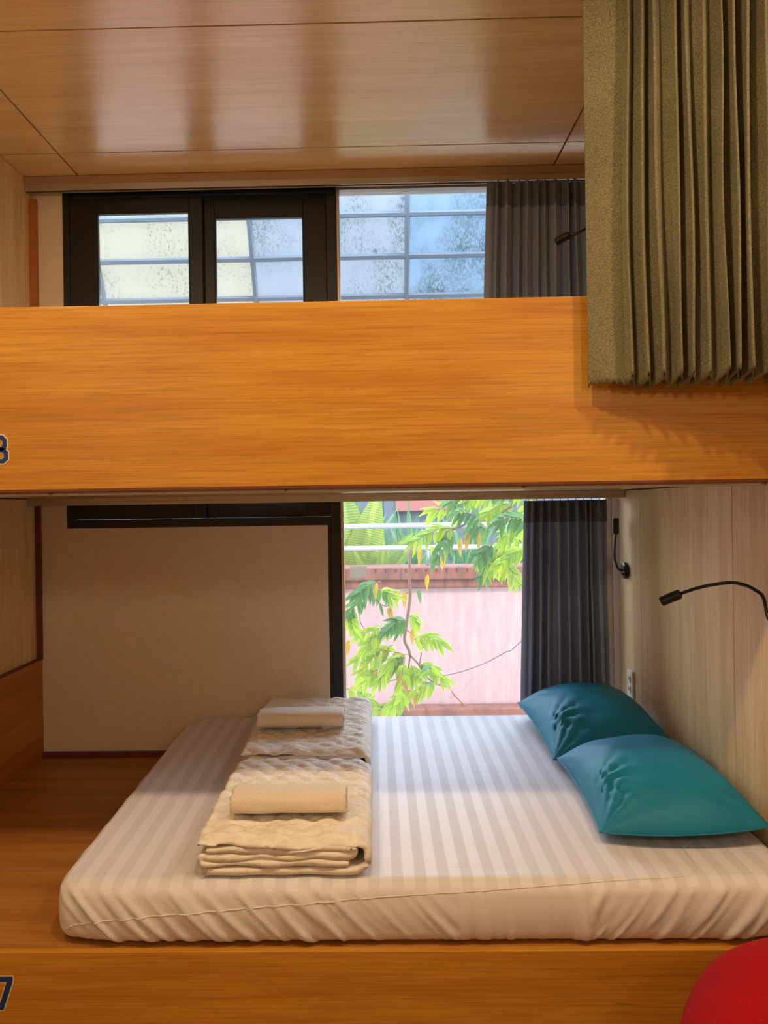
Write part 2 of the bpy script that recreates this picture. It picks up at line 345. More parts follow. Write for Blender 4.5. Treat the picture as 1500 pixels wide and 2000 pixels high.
# side partitions, panelled
wl = struct(box('wall_left', XL - .06, XL - .012, 2.024, YB, 0, ZC, M['groove'], b=0))
for z0, z1 in ((.30, 1.512), (1.60, ZC - .002)):
    for y0, y1 in ((2.024, 2.455), (2.455, 3.598)):
        box('panel', XL - .0119, XL if z0 < 1 else XL - .004, y0 + .001, y1 - .001, z0, z1, M['pale_z'], wl, b=.001)
wr = struct(box('wall_right', XR + .012, XR + .06, 2.024, YB, 0, ZC, M['groove'], b=0))
for z0, z1 in ((.30, 1.512), (1.60, ZC - .002)):
    for y0, y1 in ((2.024, 2.461), (2.461, 3.315), (3.315, 3.598)):
        box('panel', XR, XR + .0119, y0 + .0016, y1 - .0016, z0, z1, M['pale_z'], wr, b=.001)
for w_, xa, xb in ((wl, XL - .05, XL - .0002), (wr, XR + .0002, XR + .05)):        # front edges of the partitions
    for z0, z1 in ((.301, 1.507), (1.996, ZC - .001)): box('edge_trim', xa, xb, 2.0005, 2.0238, z0, z1, M['pale_z'], w_, b=.001)
struct(box('trim_1', XL + .0005, XL + .024, 3.578, 3.5995, .757, 1.498, M['redtrim']))
struct(box('trim_2', XL - .0035, XL + .028, 3.572, 3.5995, 1.602, 2.925, M['browntrim']))
struct(box('baseboard_back', XL + .022, -.875, 3.576, 3.5995, .3005, .322, M['redtrim']))

# windows
w1 = empty('window_1', (-.85, 3.60, OZS), kind='structure')
fr = MB(); y0, y1 = 3.604, 3.674
fr.box(OX0 + .001, OX0 + .03, y0, y1, OZS, OZT, .002); fr.box(-.215, -.168, y0, y1, OZB, OZT, .002)
fr.box(OX0 + .03, -.215, y0, y1, OZT - .028, OZT, .002); fr.box(OX0 + .03, -.215, y0, y1, OZS, OZS + .040, .002)
fr.build('frame', M['black'], w1)
def sash(x0, x1, gx0, gx1, gz0, gz1, z0, z1, ya, yb):
    z0 = z0 + .0045
    s = MB(); s.box(x0, gx0, ya, yb, z0, z1, .003); s.box(gx1, x1, ya, yb, z0, z1, .003)
    s.box(gx0, gx1, ya, yb, gz1, z1, .003); s.box(gx0, gx1, ya, yb, z0, gz0, .003)
    t = .006                                              # glazing bead
    for (a, b_, c, d) in ((gx0, gx0 + t, gz0, gz1), (gx1 - t, gx1, gz0, gz1), (gx0 + t, gx1 - t, gz0, gz0 + t), (gx0 + t, gx1 - t, gz1 - t, gz1)):
        s.box(a, b_, ya + .004, yb - .004, c, d)
    so_ = s.build('sash', M['black'], w1)
    box('pane', gx0 + .001, gx1 - .001, (ya + yb) / 2 - .002, (ya + yb) / 2 + .002, gz0 + .001, gz1 - .001, M['glass2'], so_, b=0)
sash(-1.431, -.800, -1.302, -.862, 1.512, 2.862, 1.408, 2.932, 3.606, 3.634)
sash(-.812, -.216, -.750, -.326, 1.508, 2.842, 1.408, 2.932, 3.640, 3.668)
w2 = empty('window_2', (.45, 3.60, OZB), kind='structure')
fr = MB(); fr.box(-.1675, -.154, 3.602, 3.672, OZB, OZT, .002); fr.box(OX2 - .03, OX2 - .001, 3.606, 3.672, OZB, OZT, .002)
fr.box(-.154, OX2 - .03, 3.606, 3.672, OZT - .016, OZT, .002); fr.box(-.154, OX2 - .03, 3.606, 3.672, OZB, OZB + .03, .002)
fr.build('frame', M['alu'], w2)
box('pane', -.153, OX2 - .031, 3.640, 3.645, OZB + .031, OZT - .017, M['glass'], w2, b=0)
box('mullion', OX1 + .0005, -.2155, 3.601, 3.674, OZB, OZS - .001, M['black'], w2)
box('sticker', -.128, -.050, 3.6385, 3.6396, 1.118, 1.175, M['sticker'], w2, b=0)

# ================================================================ BUNKS
def ring(cx_, cz, w, h, t, y0, y1, ch):
    def octa(w, h, c): return [(w / 2, h / 2 - c), (w / 2 - c, h / 2), (-w / 2 + c, h / 2), (-w / 2, h / 2 - c), (-w / 2, -h / 2 + c), (-w / 2 + c, -h / 2), (w / 2 - c, -h / 2), (w / 2, -h / 2 + c)]
    o_ = octa(w, h, ch); i_ = octa(w - 2 * t, h - 2 * t, max(ch - t * .6, .002)); v = []; f = []
    for y in (y0, y1):
        v += [(cx_ + x, y, cz + z) for x, z in o_] + [(cx_ + x, y, cz + z) for x, z in i_]
    for k in range(8):
        q = (k + 1) % 8
        f += [(k, q, 8 + q, 8 + k), (16 + k, 24 + k, 24 + q, 16 + q), (k, 16 + k, 16 + q, q), (8 + k, 8 + q, 24 + q, 24 + k)]
    return v, f
def prism(poly, y0, y1):
    n = len(poly); v = [(x, y0, z) for x, z in poly] + [(x, y1, z) for x, z in poly]
    return v, [tuple(range(n)), tuple(range(2 * n - 1, n - 1, -1))] + [(k, k + n, (k + 1) % n + n, (k + 1) % n) for k in range(n)]
# lower bunk
lb = empty('bunk_platform', (-.24, 2.8, 0), 'lower wooden bunk platform with blue 7 on its front board', 'bunk bed')
box('front_board', XL - .05, XR + .05, YF, YF + .02, .002, .30, M['orange_x'], lb, .002)
box('deck', XL + .021, XR - .001, YF + .0205, YB - .0005, .262, .299, M['deck_x'], lb, .001)
box('side_board', XL + .0005, XL + .020, YF + .021, YB - .0005, .262, .757, M['orange_y'], lb, .002)
box('side_cap', XL + .0005, XL + .022, YF + .021, YB - .03, .7575, .765, M['redtrim'], lb, .001)
seven = [(-1.035, .237), (-.972, .237), (-.972, .224), (-.997, .150), (-1.012, .150), (-.988, .223), (-1.035, .223)]
def grow(p, d):
    cx_ = sum(x for x, z in p) / len(p); cz = sum(z for x, z in p) / len(p); n = len(p); out = []
    for k in range(n):
        a, b_, c = Vector(p[k - 1]), Vector(p[k]), Vector(p[(k + 1) % n])
        e1 = (b_ - a).normalized(); e2 = (c - b_).normalized(); n1 = Vector((-e1.y, e1.x)); n2 = Vector((-e2.y, e2.x)); m_ = (n1 + n2).normalized()
        out.append(tuple(b_ + m_ * d / max(.4, m_.dot(n1))))
    return out
mb = MB(); mb.add(*prism(grow(seven, .003), YF - .0008, YF - .0001)); nd = mb.build('number_outline', M['cream'], lb)
mb = MB(); mb.add(*prism(seven, YF - .0014, YF - .0009)); mb.build('number', M['navy'], lb)
# upper bunk
ub = empty('bunk_platform', (-.24, 2.8, 1.5), 'upper wooden bunk platform with tall orange guard board and blue 8', 'bunk bed')
box('guard_board', XL - .05, XR + .05, YF, YF + .022, 1.514, 1.995, M['orange_x'], ub, .002)
box('deck', XL + .001, XR - .001, YF + .0225, YB - .0005, 1.516, 1.598, M['pale_x'], ub, .001)
box('edge_strip', XL - .05, XR + .05, YF + .001, YF + .021, 1.508, 1.5138, M['redtrim'], ub, .0008)
mb = MB()
for cz, h, w in ((1.6385, .041, .050), (1.6055, .041, .056)): mb.add(*ring(-.992, cz, w + .006, h + .006, .016, YF - .0008, YF - .0001, .012))
mb.build('number_outline', M['cream'], ub)
mb = MB()
for cz, h, w in ((1.6385, .041, .050), (1.6055, .041, .056)): mb.add(*ring(-.992, cz, w, h, .0115, YF - .0014, YF - .0009, .011))
mb.build('number', M['navy'], ub)

# curtain rails
def rail(name, x0, x1, y0, y1, z0, z1, label, m='railbrown'):
    r = empty(name, ((x0 + x1) / 2, (y0 + y1) / 2, z0), label, 'curtain rail')
    h = z1 - z0
    box('channel', x0, x1, y0, y1, z0 + h * .45, z1, M[m], r, .0015)
    box('lip', x0, x1, y0 + .003, y0 + .010, z0, z0 + h * .45, M['alu'], r, .001)
    box('lip', x0, x1, y1 - .010, y1 - .003, z0, z0 + h * .45, M['alu'], r, .001)
    for k in range(5):
        x = x0 + (x1 - x0) * (.04 + .23 * k)
        mb = MB(); mb.tube([(x, (y0 + y1) / 2 - .008, z1 - .012), (x + .0001, y0 - .003, z1 - .012)], .004, 8); mb.build('screw', M['steel'], r, True)
    return r
rail('curtain_rail', XL - .003, XR - .002, 3.52, 3.56, 2.938, 3.003, 'slim brown rail under the ceiling above the upper window')
rail('curtain_rail', XL + .001, XR - .002, 3.50, 3.54, 1.480, 1.5155, 'slim metal rail under the upper bunk above the lower window', 'alu')
rail('curtain_rail', XL + .001, XR - .002, YF + .03, YF + .06, 1.498, 1.5155, 'thin front rail beneath the bottom edge of the orange guard board')

# ================================================================ MATTRESS
def rounded_grid_box(x0, x1, y0, y1, z0, z1, r, nx, ny, nz_):
    vid = {}; V = []; Fc = []
    def key(p): return tuple(round(c, 5) for c in p)
    def vert(p):
        k = key(p)
        if k not in vid:
            q = Vector((min(max(p[0], x0 + r), x1 - r), min(max(p[1], y0 + r), y1 - r), min(max(p[2], z0 + r), z1 - r)))
            d = Vector(p) - q; L = max(abs(d.x), abs(d.y), abs(d.z))
            if d.length > 1e-6: d = d.normalized() * L
            vid[k] = len(V); V.append(q + d)
        return vid[k]
    X = [x0 + (x1 - x0) * i / nx for i in range(nx + 1)]; Y = [y0 + (y1 - y0) * i / ny for i in range(ny + 1)]; Z = [z0 + (z1 - z0) * i / nz_ for i in range(nz_ + 1)]
    def face(A, B, fn, flip):
        for i in range(len(A) - 1):
            for j in range(len(B) - 1):
                q = [vert(fn(A[i], B[j])), vert(fn(A[i + 1], B[j])), vert(fn(A[i + 1], B[j + 1])), vert(fn(A[i], B[j + 1]))]
                Fc.append(q[::-1] if flip else q)
    face(X, Y, lambda a, b: (a, b, z1), False); face(X, Y, lambda a, b: (a, b, z0), True)
    face(X, Z, lambda a, b: (a, y0, b), False); face(X, Z, lambda a, b: (a, y1, b), True)
    face(Y, Z, lambda a, b: (x1, a, b), False); face(Y, Z, lambda a, b: (x0, a, b), True)
    return V, Fc
MX0, MX1, MY0, MY1, MZ0, MZ1 = -.875, 1.122, 2.026, 3.572, .3005, .468
def mattress_top(y): return MZ1 + .020 * min(1, max(0, (y - 2.2) / 1.0))
V, Fc = rounded_grid_box(MX0, MX1, MY0, MY1, MZ0, MZ1, .032, 320, 170, 22)
out = []
for p in V:
    x, y, z = p; t = (z - MZ0) / (MZ1 - MZ0)
    side = max(0, 1 - (y - MY0) / .05)
    z2 = z + t * (mattress_top(y) - MZ1)
    # plan corners pulled in, ends rise slightly off the deck
    for cx_, sgn in ((MX0, 1), (MX1, -1)):
        e = max(0, 1 - abs(x - cx_) / .16); f_ = max(0, 1 - (y - MY0) / .16); g_ = max(0, 1 - (MY1 - y) / .16)
        if sgn > 0:
            x += .012 * e * max(f_, g_) ** 2
        y += .018 * f_ * e * e; y -= .05 * g_ * e * e
        z2 += (.010 if sgn > 0 else .02) * e * f_ * (1 - t)
    # front face bulge and wrinkles
    if side > 0:
        b_ = math.sin(math.pi * min(1, max(0, t))) * .012
        d = (x - MX0)
        slant = .9 if x < .2 else (-.75 if x > .55 else .1)
        uu = x - slant * (MZ1 - z) * 1.0
        wv = nz(uu * 22, z * 3, 3.1) * .6 + nz(uu * 48, z * 4, 8.2) * .35
        ridge = abs(wv) ** .8 * (1 if wv > 0 else .25)
        amp = (.042 if x < -.1 else (.024 if x < .5 else .034)) * (.3 + .7 * (1 - t)) * min(1, 6 * (1 - t))
        y -= side * (b_ + ridge * amp)
        y += side * (1 - t) ** 3 * .006
    else:
        z2 += t * .0022 * nz(x * 4, y * 9, 1.7)
    lm = max(0, 1 - (x - MX0) / .05)
    if lm > 0: x -= lm * (math.sin(math.pi * t) * .008 + max(0, nz(y * 20 - z * 8, z * 3, 5)) * .006)
    out.append((x, y, z2))
mt = empty('mattress', (.12, 2.8, .3005), 'double mattress in a white satin-striped fitted sheet on the lower bunk', 'mattress')
fs = meshobj('fitted_sheet', out, Fc, M['sheet'], mt, True)

# stitched piping following the front face
pp = []
for px, py in ((122, 1822), (150, 1808), (220, 1796), (340, 1785), (540, 1769), (740, 1753), (960, 1741), (1180, 1729), (1330, 1724), (1420, 1720), (1490, 1718)):
    pp.append(W(px, py, 2.016))
pts = []
from mathutils.bvhtree import BVHTree
bv = BVHTree.FromPolygons([Vector(v) for v in out], Fc)
for p in spline(pp, 14):
    h = bv.ray_cast(Vector((p.x, 1.8, p.z)), Vector((0, 1, 0)))
    if h[0]: pts.append(h[0] - Vector((0, .0004, 0)))
MB().tube(pts, .0016, 6).build('piping', M['sheet'], fs, True)

# ================================================================ FOLDED QUILTS
def ribbon(path, t):
    """thick closed outline of a 2-D centre line"""
    L = []; Rr = []; n = len(path)
    for i, p in enumerate(path):
        a = path[max(i - 1, 0)]; b_ = path[min(i + 1, n - 1)]
        d = Vector((b_[0] - a[0], b_[1] - a[1])).normalized(); nn = Vector((-d.y, d.x))
        tt = t * (.55 if i in (0, n - 1) else 1)
        L.append((p[0] + nn.x * tt / 2, p[1] + nn.y * tt / 2)); Rr.append((p[0] - nn.x * tt / 2, p[1] - nn.y * tt / 2))
    return L + Rr[::-1]
def dense(path, step):
    out_ = [path[0]]
    for a, b_ in zip(path, path[1:]):
        n = max(1, int(math.hypot(b_[0] - a[0], b_[1] - a[1]) / step))
        out_ += [(a[0] + (b_[0] - a[0]) * k / n, a[1] + (b_[1] - a[1]) * k / n) for k in range(1, n + 1)]
    return out_
def arc(cx_, cz, r, a0, a1, n=8): return [(cx_ + r * math.cos(R(a0 + (a1 - a0) * k / n)), cz + r * math.sin(R(a0 + (a1 - a0) * k / n))) for k in range(n + 1)]
def quilt(x0, x1, y0, y1, zb, H, seed, label, slope=0.0):
    t = .0165; T = H - t / 2
    ctr = [dense([(x0 + .004, T)] + [(x1 - H * .5, T)] + arc(x1 - H * .5, H / 2, (H - t) / 2, 90, -90, 12) + [(x0 + .045, t / 2)] + arc(x0 + .03, t / 2 + .006, .006, 270, 100, 5), .012),
           dense([(x0 + .03, T - .0185)] + [(x1 - .052, T - .019)] + arc(x1 - .052, T - .0265, .0085, 90, -90, 6) + [(x0 + .026, T - .037)] + arc(x0 + .022, T - .0455, .0085, 90, 270, 6) + [(x1 - .062, T - .053)], .012),
           ]
    mb = MB(); NY = 110
    for ci, path in enumerate(ctr):
        prof = ribbon(path, t); n = len(prof); v = []; f = []
        for j in range(NY + 1):
            s = j / NY
            for k, (x, z) in enumerate(prof):
                fy = 1 - 2 * s
                endn = nz(x * 9 + seed, z * 70 + ci * 3, 2.0) * .016
                y = y0 + (y1 - y0) * s + endn * (fy if fy > 0 else fy) * (abs(fy) ** 3)
                u = (x - x0) / (x1 - x0); hh = z / H
                zz = z
                # sag / loft of the whole stack, wavy layers at the open front edge
                zz += hh * (.006 * nz(x * 5 + seed, y * 4, ci) + .004 * nz(x * 12, y * 9, seed))
                zz += (.0045 + .004 * (1 - s) ** 6) * nz(x * 14 + ci * 5, z * 60, y * 2 + seed) * min(1, hh * 2)
                xx = x + .012 * nz(y * 3, z * 25, seed) * (1 if u < .15 else .35)
                xx += .006 * nz(y * 11, z * 40, seed + 3)
                if z > T - .002 and ci == 0:                 # stitched ogee quilting on the top layer
                    a = .5 + .5 * math.cos(2 * math.pi * (y / .085 + .38 * math.sin(2 * math.pi * x / .15)))
                    b_ = .5 + .5 * math.cos(2 * math.pi * (y / .085 - .38 * math.sin(2 * math.pi * x / .15)))
                    puff = min(1 - a ** 9, 1 - b_ ** 9)
                    zz += .0050 * puff * 1.5 - .004 + .0045 * nz(x * 18, y * 60, seed)
                    zz -= .012 * max(0, 1 - s / .05) ** 2
                v.append((xx, y, zb + zz + slope * (y - y0) / (y1 - y0)))
        for j in range(NY):
            for k in range(n): f.append((j * n + k, j * n + (k + 1) % n, (j + 1) * n + (k + 1) % n, (j + 1) * n + k))
        # caps as strips between the two sides of the ribbon
        h = n // 2
        for j, fl in ((0, False), (NY, True)):
            for k in range(h - 1):
                q = (j * n + k, j * n + k + 1, j * n + n - 2 - k, j * n + n - 1 - k); f.append(q[::-1] if not fl else q)
        mb.add(v, f)
    o = mb.build('folded_quilt', M['quilt'], None, True)
    tag(o, label, 'quilt', 'folded quilts on the mattress'); return o
quilt(-.498, -.026, 2.045, 2.692, MZ1 + .0095, .092, 1.3, 'cream folded quilt nearest the front edge of the mattress, layers showing', .004)
quilt(-.500, -.030, 2.724, 3.475, MZ1 + .024, .100, 6.1, 'cream folded quilt at the back of the mattress beside the window', .0)

# ================================================================ TOWELS
def towel(x0, x1, y0, w, zb, H, seed, label):
    t = .0125
    def oval(sc):   # flattened roll outline, superellipse
        return [((abs(math.cos(a)) ** .62) * math.copysign(1, math.cos(a)) * (w / 2 - sc), (abs(math.sin(a)) ** .62) * math.copysign(1, math.sin(a)) * (H / 2 - sc)) for a in [2 * math.pi * k / 44 for k in range(44)]]
    path = []
    turns = 2.6; steps = int(44 * turns)
    for k in range(steps + 1):
        a = 2 * math.pi * k / 44 - math.pi / 2; sc = t / 2 + (t * 1.04) * k / 44
        cx_, cz = math.cos(a), math.sin(a)
        path.append((w / 2 + y0 + math.copysign(abs(cx_) ** .62, cx_) * max(.004, w / 2 - sc), H / 2 + math.copysign(abs(cz) ** .62, cz) * max(.003, H / 2 - sc)))
    prof = ribbon(path, t); n = len(prof); NX = 44; v = []; f = []
    for j in range(NX + 1):
        s = j / NX; x = x0 + (x1 - x0) * s
        e = min(s, 1 - s) * 2
        for k, (y, z) in enumerate(prof):
            dy = .004 * nz(x * 9 + seed, z * 30, 1) ; dz = .004 * nz(x * 8, y * 20, seed) * (z / H)
            xe = x + (.006 * nz(y * 50, z * 60, seed)) * (1 - e) ** 4
            sh = 1 - .05 * (1 - e) ** 6
            v.append((xe, (y - y0 - w / 2) * sh + y0 + w / 2 + dy, zb + z * sh + dz))
    for j in range(NX):
        for k in range(n): f.append((j * n + k, (j + 1) * n + k, (j + 1) * n + (k + 1) % n, j * n + (k + 1) % n))
    h = n // 2
    for j, fl in ((0, True), (NX, False)):
        for k in range(h - 1):
            q = (j * n + k, j * n + k + 1, j * n + n - 2 - k, j * n + n - 1 - k); f.append(q[::-1] if not fl else q)
    mb = MB(); mb.add(v, f); o = mb.build('folded_towel', M['towel'], None, True)
    tag(o, label, 'towel', 'rolled towels on the quilts'); return o
towel(-.425, -.098, 2.150, .135, .576, .078, 2.2, 'rolled beige towel on the front folded quilt')
towel(-.468, -.136, 2.915, .140, .600, .078, 5.7, 'rolled beige towel on the rear folded quilt near the window')

# ================================================================ PILLOWS
def pillow(c, lx, ly, h, rot, tiltx, tilty, seed, label):
    n = 56; rotm = Matrix.Rotation(rot, 3, 'Z') @ Matrix.Rotation(tiltx, 3, 'X') @ Matrix.Rotation(tilty, 3, 'Y')
    V = []; Fc = []
    def pt(u, v, s):
        ex = 1 - .06 * (1 - abs(v) ** 2.2) ; ey = 1 + (.12 if v < 0 else .03) * (1 - abs(u) ** 2.2)     # sides pulled in between pointed corners
        a = max(0, 1 - abs(u) ** 2.3); b_ = max(0, 1 - abs(v) ** 2.3)
        z = (a * b_) ** .55 * h / 2
        # creases running in from the left seam and corners
        wr = 0
        for cu, cv in ((-1, -1), (-1, 1), (1, -1), (1, 1)):
            du, dv = u - cu, v - cv; r_ = math.hypot(du, dv); th = math.atan2(dv, du)
            wr += math.exp(-(r_ * 1.9) ** 2) * math.sin(th * 17 + seed + cu) * .011
        du = u + 1; dv = v + .45; r_ = math.hypot(du, dv); th = math.atan2(dv, du)
        wr += math.exp(-((r_ - .32) * 3.0) ** 2) * (abs(math.sin(th * 8 + seed)) ** .6 - .5) * .034 * max(0, 1 - abs(th) / 1.5)
        wr += .006 * nz(u * 2.2 + seed, v * 2.2, s)
        k = min(1, (a * b_) * 3)
        z = z * s + wr * k * (1 if s > 0 else .3)
        if s < 0: z *= .22
        return Vector((u * ex * lx / 2, v * ey * ly / 2, z))
    idx = {}
    for s in (1, -1):
        for i in range(n + 1):
            for j in range(n + 1):
                e = i in (0, n) or j in (0, n)
                if s < 0 and e: idx[(s, i, j)] = idx[(1, i, j)]; continue
                u = math.sin((2 * i / n - 1) * math.pi / 2); v = math.sin((2 * j / n - 1) * math.pi / 2)
                idx[(s, i, j)] = len(V); V.append(pt(u, v, s))
        for i in range(n):
            for j in range(n):
                q = [idx[(s, i, j)], idx[(s, i + 1, j)], idx[(s, i + 1, j + 1)], idx[(s, i, j + 1)]]
                Fc.append(q if s > 0 else q[::-1])
    V = [rotm @ p + Vector(c) for p in V]
    root = empty('pillow', (c[0], c[1], min(p.z for p in V)), label, 'pillow', 'teal pillows on the mattress')
    cov = meshobj('pillowcase', V, Fc, M['teal'], root, True)
    seam = [V[idx[(1, i, 0)]] for i in range(n + 1)] + [V[idx[(1, n, j)]] for j in range(1, n + 1)] + [V[idx[(1, i, n)]] for i in range(n - 1, -1, -1)] + [V[idx[(1, 0, j)]] for j in range(n - 1, 0, -1)]
    MB().tube(seam + [seam[0]], .0028, 6, False).build('seam', M['teal'], root, True)
    return root
pillow((.885, 2.535, .522), .48, .62, .275, R(-2), R(1), R(-2.5), .8, 'teal pillow nearest the front edge, overlapping the other')
pillow((.868, 3.148, .552), .48, .56, .285, R(3), R(7), R(-2), 3.9, 'teal pillow farther back beside the window curtain')

# ================================================================ CURTAINS
def fold_curtain(name, x0, x1, yb, zt, zb, nf, amp, seed, m, label, header=None, hm=None, flat=0.0, scallop=False, rows=44, spread=0.0, rail_obj=True, lean=0.0, omega=.5):
    cols = nf * 16; rnd = random.Random(seed)
    ph = [0]; 
    for k in range(nf): ph.append(ph[-1] + rnd.uniform(.6, 1.4))
    ph = [p / ph[-1] for p in ph]; am = [rnd.uniform(.55, 1.2) for _ in range(nf + 1)]
    def prof(s, r, zz):
        # s in 0..1 across, r 0 top .. 1 bottom
        s2 = s if flat <= 0 else (0 if s < 0 else s)
        if flat > 0:
            if s < flat: k = -1; loc = s / flat
            else:
                q = (s - flat) / (1 - flat); k = 0
                while k < nf - 1 and q > ph[k + 1]: k += 1
                loc = (q - ph[k]) / (ph[k + 1] - ph[k])
        else:
            k = 0
            while k < nf - 1 and s > ph[k + 1]: k += 1
            loc = (s - ph[k]) / (ph[k + 1] - ph[k])
        wob = .35 * nz(k * 3.1 + seed, r * 1.6, 2)
        if k < 0:
            x = s; dy = -.25 * amp * math.sin(loc * math.pi) * (1 + wob)
        else:
            a = amp * am[k] * (.75 + .4 * r)
            dy = -a * math.sin(loc * 2 * math.pi + wob * .6)
            wk = (ph[k + 1] - ph[k]) * (1 - max(flat, 0))
            x = s + omega * wk * .5 * math.sin(loc * 4 * math.pi + .5 + wob) * .55 + wk * wob * .35 * math.sin(loc * math.pi) + .012 * nz(k * 1.7, r * 2.2, seed)
        xl = x0 - spread * r * (1 - s) + lean * r * s; xr = x1 + spread * .3 * r * s + lean * r * s
        return xl + (xr - xl) * x, yb(s) + dy
    def grid(za, zb_, rows_, off=0):
        v = []; f = []
        for j in range(rows_ + 1):
            z = za + (zb_ - za) * j / rows_; r = (zt - z) / (zt - zb)
            for i in range(cols + 1):
                s = i / cols; x, y = prof(s, r, z); z2 = z
                if scallop:
                    z2 += max(0, r) ** 8 * max(-.012, min(.016, (yb(s) - y) * .5))
                    if j == rows_: z2 += .007 * abs(math.sin(s * math.pi * 60))
                v.append((x, y + off, z2))
        for j in range(rows_):
            for i in range(cols): f.append((j * (cols + 1) + i, j * (cols + 1) + i + 1, (j + 1) * (cols + 1) + i + 1, (j + 1) * (cols + 1) + i))
        return v, f
    root = empty(name, ((x0 + x1) / 2, yb(.5), zb), label, 'curtain')
    v, f = grid(zt, zb, rows); o = meshobj('drape', v, f, m, root, True); solid(o, .0022)
    if header:
        for off in (-.0035,):
            v, f = grid(zt + .004, zt - header, 6, off); h = meshobj('header', v, f, hm, root, True); solid(h, .003)
    return root, prof
# privacy curtain in front of the guard board
pc, prof = fold_curtain('privacy_curtain', .545, 1.56, lambda s: 1.968 - .115 * min(1, s * 2.6), 2.965, 1.752, 30, .034, 11, M['olive'],
             'long olive woven privacy curtain with scalloped hem over the guard board', flat=.085, scallop=True, rows=60, omega=.85)
v = []; f = []
mb = MB(); mb.box(.50, 1.6, 1.87, 1.92, 2.972, ZC - .0005, .001); mb.build('track', M['alu'], pc)
# window curtains with header tape and hooks
def hooks(root, x0, x1, y, z0, z1, n):
    for k in range(n):
        x = x0 + (x1 - x0) * (k + .5) / n
        mb = MB(); mb.tube([(x, y, z1), (x, y, (z0 + z1) / 2), (x + .003, y - .006, z0), (x + .001, y - .002, z0 - .012)], .0018, 6); mb.build('hook', M['white'], root, True)
c1, _ = fold_curtain('window_curtain', .672, 1.035, lambda s: 3.503, 1.468, .53, 9, .056, 5, M['grey'], 'dark grey pleated curtain beside the lower window behind the teal pillows', header=.095, hm=M['greyhead'], spread=.03, flat=.07, omega=.95)
hooks(c1, .68, 1.07, 3.520, 1.462, 1.492, 11)
c2, _ = fold_curtain('window_curtain', .520, 1.085, lambda s: 3.475, 2.905, 1.62, 12, .046, 8, M['grey'], 'dark grey pleated curtain beside the upper window behind the guard board', header=.105, hm=M['greyhead'], spread=.05, flat=.07, omega=.75)
hooks(c2, .53, 1.08, 3.540, 2.90, 2.955, 14)

# ================================================================ READING ADDED_DOWNLIGHTS, OUTLET
def lamp(label, base, nrm, pts, hd, hl, hr, group=None, basemat='steel'):
    base = Vector(base); root = empty('reading_lamp', base, label, 'lamp')
    nrm = Vector(nrm)
    MB().tube([base, base + nrm * .004, base + nrm * .016, base + nrm * .020], [.036, .038, .036, .030], 28).build('wall_base', M[basemat], root, False)
    sw = base + nrm * .018 + Vector((0, -.010, -.014)); MB().tube([sw, sw + nrm * .007], .006, 12).build('switch', M['blackmetal'], root)
    P = spline([base + nrm * .018] + pts, 10)
    MB().tube(P, .0052, 10).build('gooseneck', M['blackmetal'], root, True)
    e = Vector(pts[-1]); d = Vector(hd).normalized()
    h = MB().tube([e - d * .004, e, e + d * .004, e + d * hl, e + d * (hl + .002)], [hr * .5, hr * .9, hr, hr, hr * .93], 20).build('lamp_head', M['blackmetal'], root)
    MB().tube([e + d * (hl + .0021), e + d * (hl + .0045)], hr * .78, 18).build('lens', M['slot'], h)
    return root
LY = 2.185
p1 = W(1425, 1138, 2.33); p2 = W(1372, 1146, 2.36); p3 = W(1328, 1160, 2.40)
lamp('black gooseneck reading lamp on round steel base at the right wall', (XR - .0005, LY, 1.108), (-1, 0, 0),
     [Vector((XR - .030, LY + .004, 1.135)), W(1490, 1166, 2.235), W(1474, 1152, 2.265), W(1455, 1143, 2.30), p1, p2, p3], W(1287, 1177, 2.42) - p3, .058, .0155)
bb = Vector((XR - .0005, 3.495, 1.150))
lamp('small black reading lamp bent straight up beside the lower window curtain', bb, (-1, 0, 0),
     [bb + Vector((-.040, 0, .012)), bb + Vector((-.052, .005, .06)), bb + Vector((-.050, .005, .12)), bb + Vector((-.046, .0, .168))], (.0, 0, 1), .066, .0145, basemat='blackmetal')
ub_ = Vector((XR - .0005, 2.70, 2.47)); e_ = W(1112, 459, 2.75)
lamp('black reading lamp in the upper bunk peeping out from the olive curtain', ub_, (-1, 0, 0),
     [ub_ + Vector((-.05, 0, .02)), Vector((.95, 2.72, 2.545)), W(1140, 449, 2.74), e_], W(1091, 470, 2.76) - e_, .05, .0145)
ol = empty('wall_outlet', (XR, 3.455, .58), 'white double wall outlet on the right wood panel', 'outlet')
oy0, oy1, oz0, oz1 = 3.415, 3.487, .585, .708
box('plate', XR - .009, XR - .0005, oy0, oy1, oz0, oz1, M['white'], ol, .002)
for zc in (.625, .672):
    s_ = box('socket', XR - .0115, XR - .0091, 3.436, 3.466, zc - .016, zc + .016, M['white'], ol, .0008)
    for yy in (3.444, 3.458): box('slot', XR - .0122, XR - .0116, yy - .002, yy + .002, zc - .006, zc + .008, M['slot'], s_, 0)

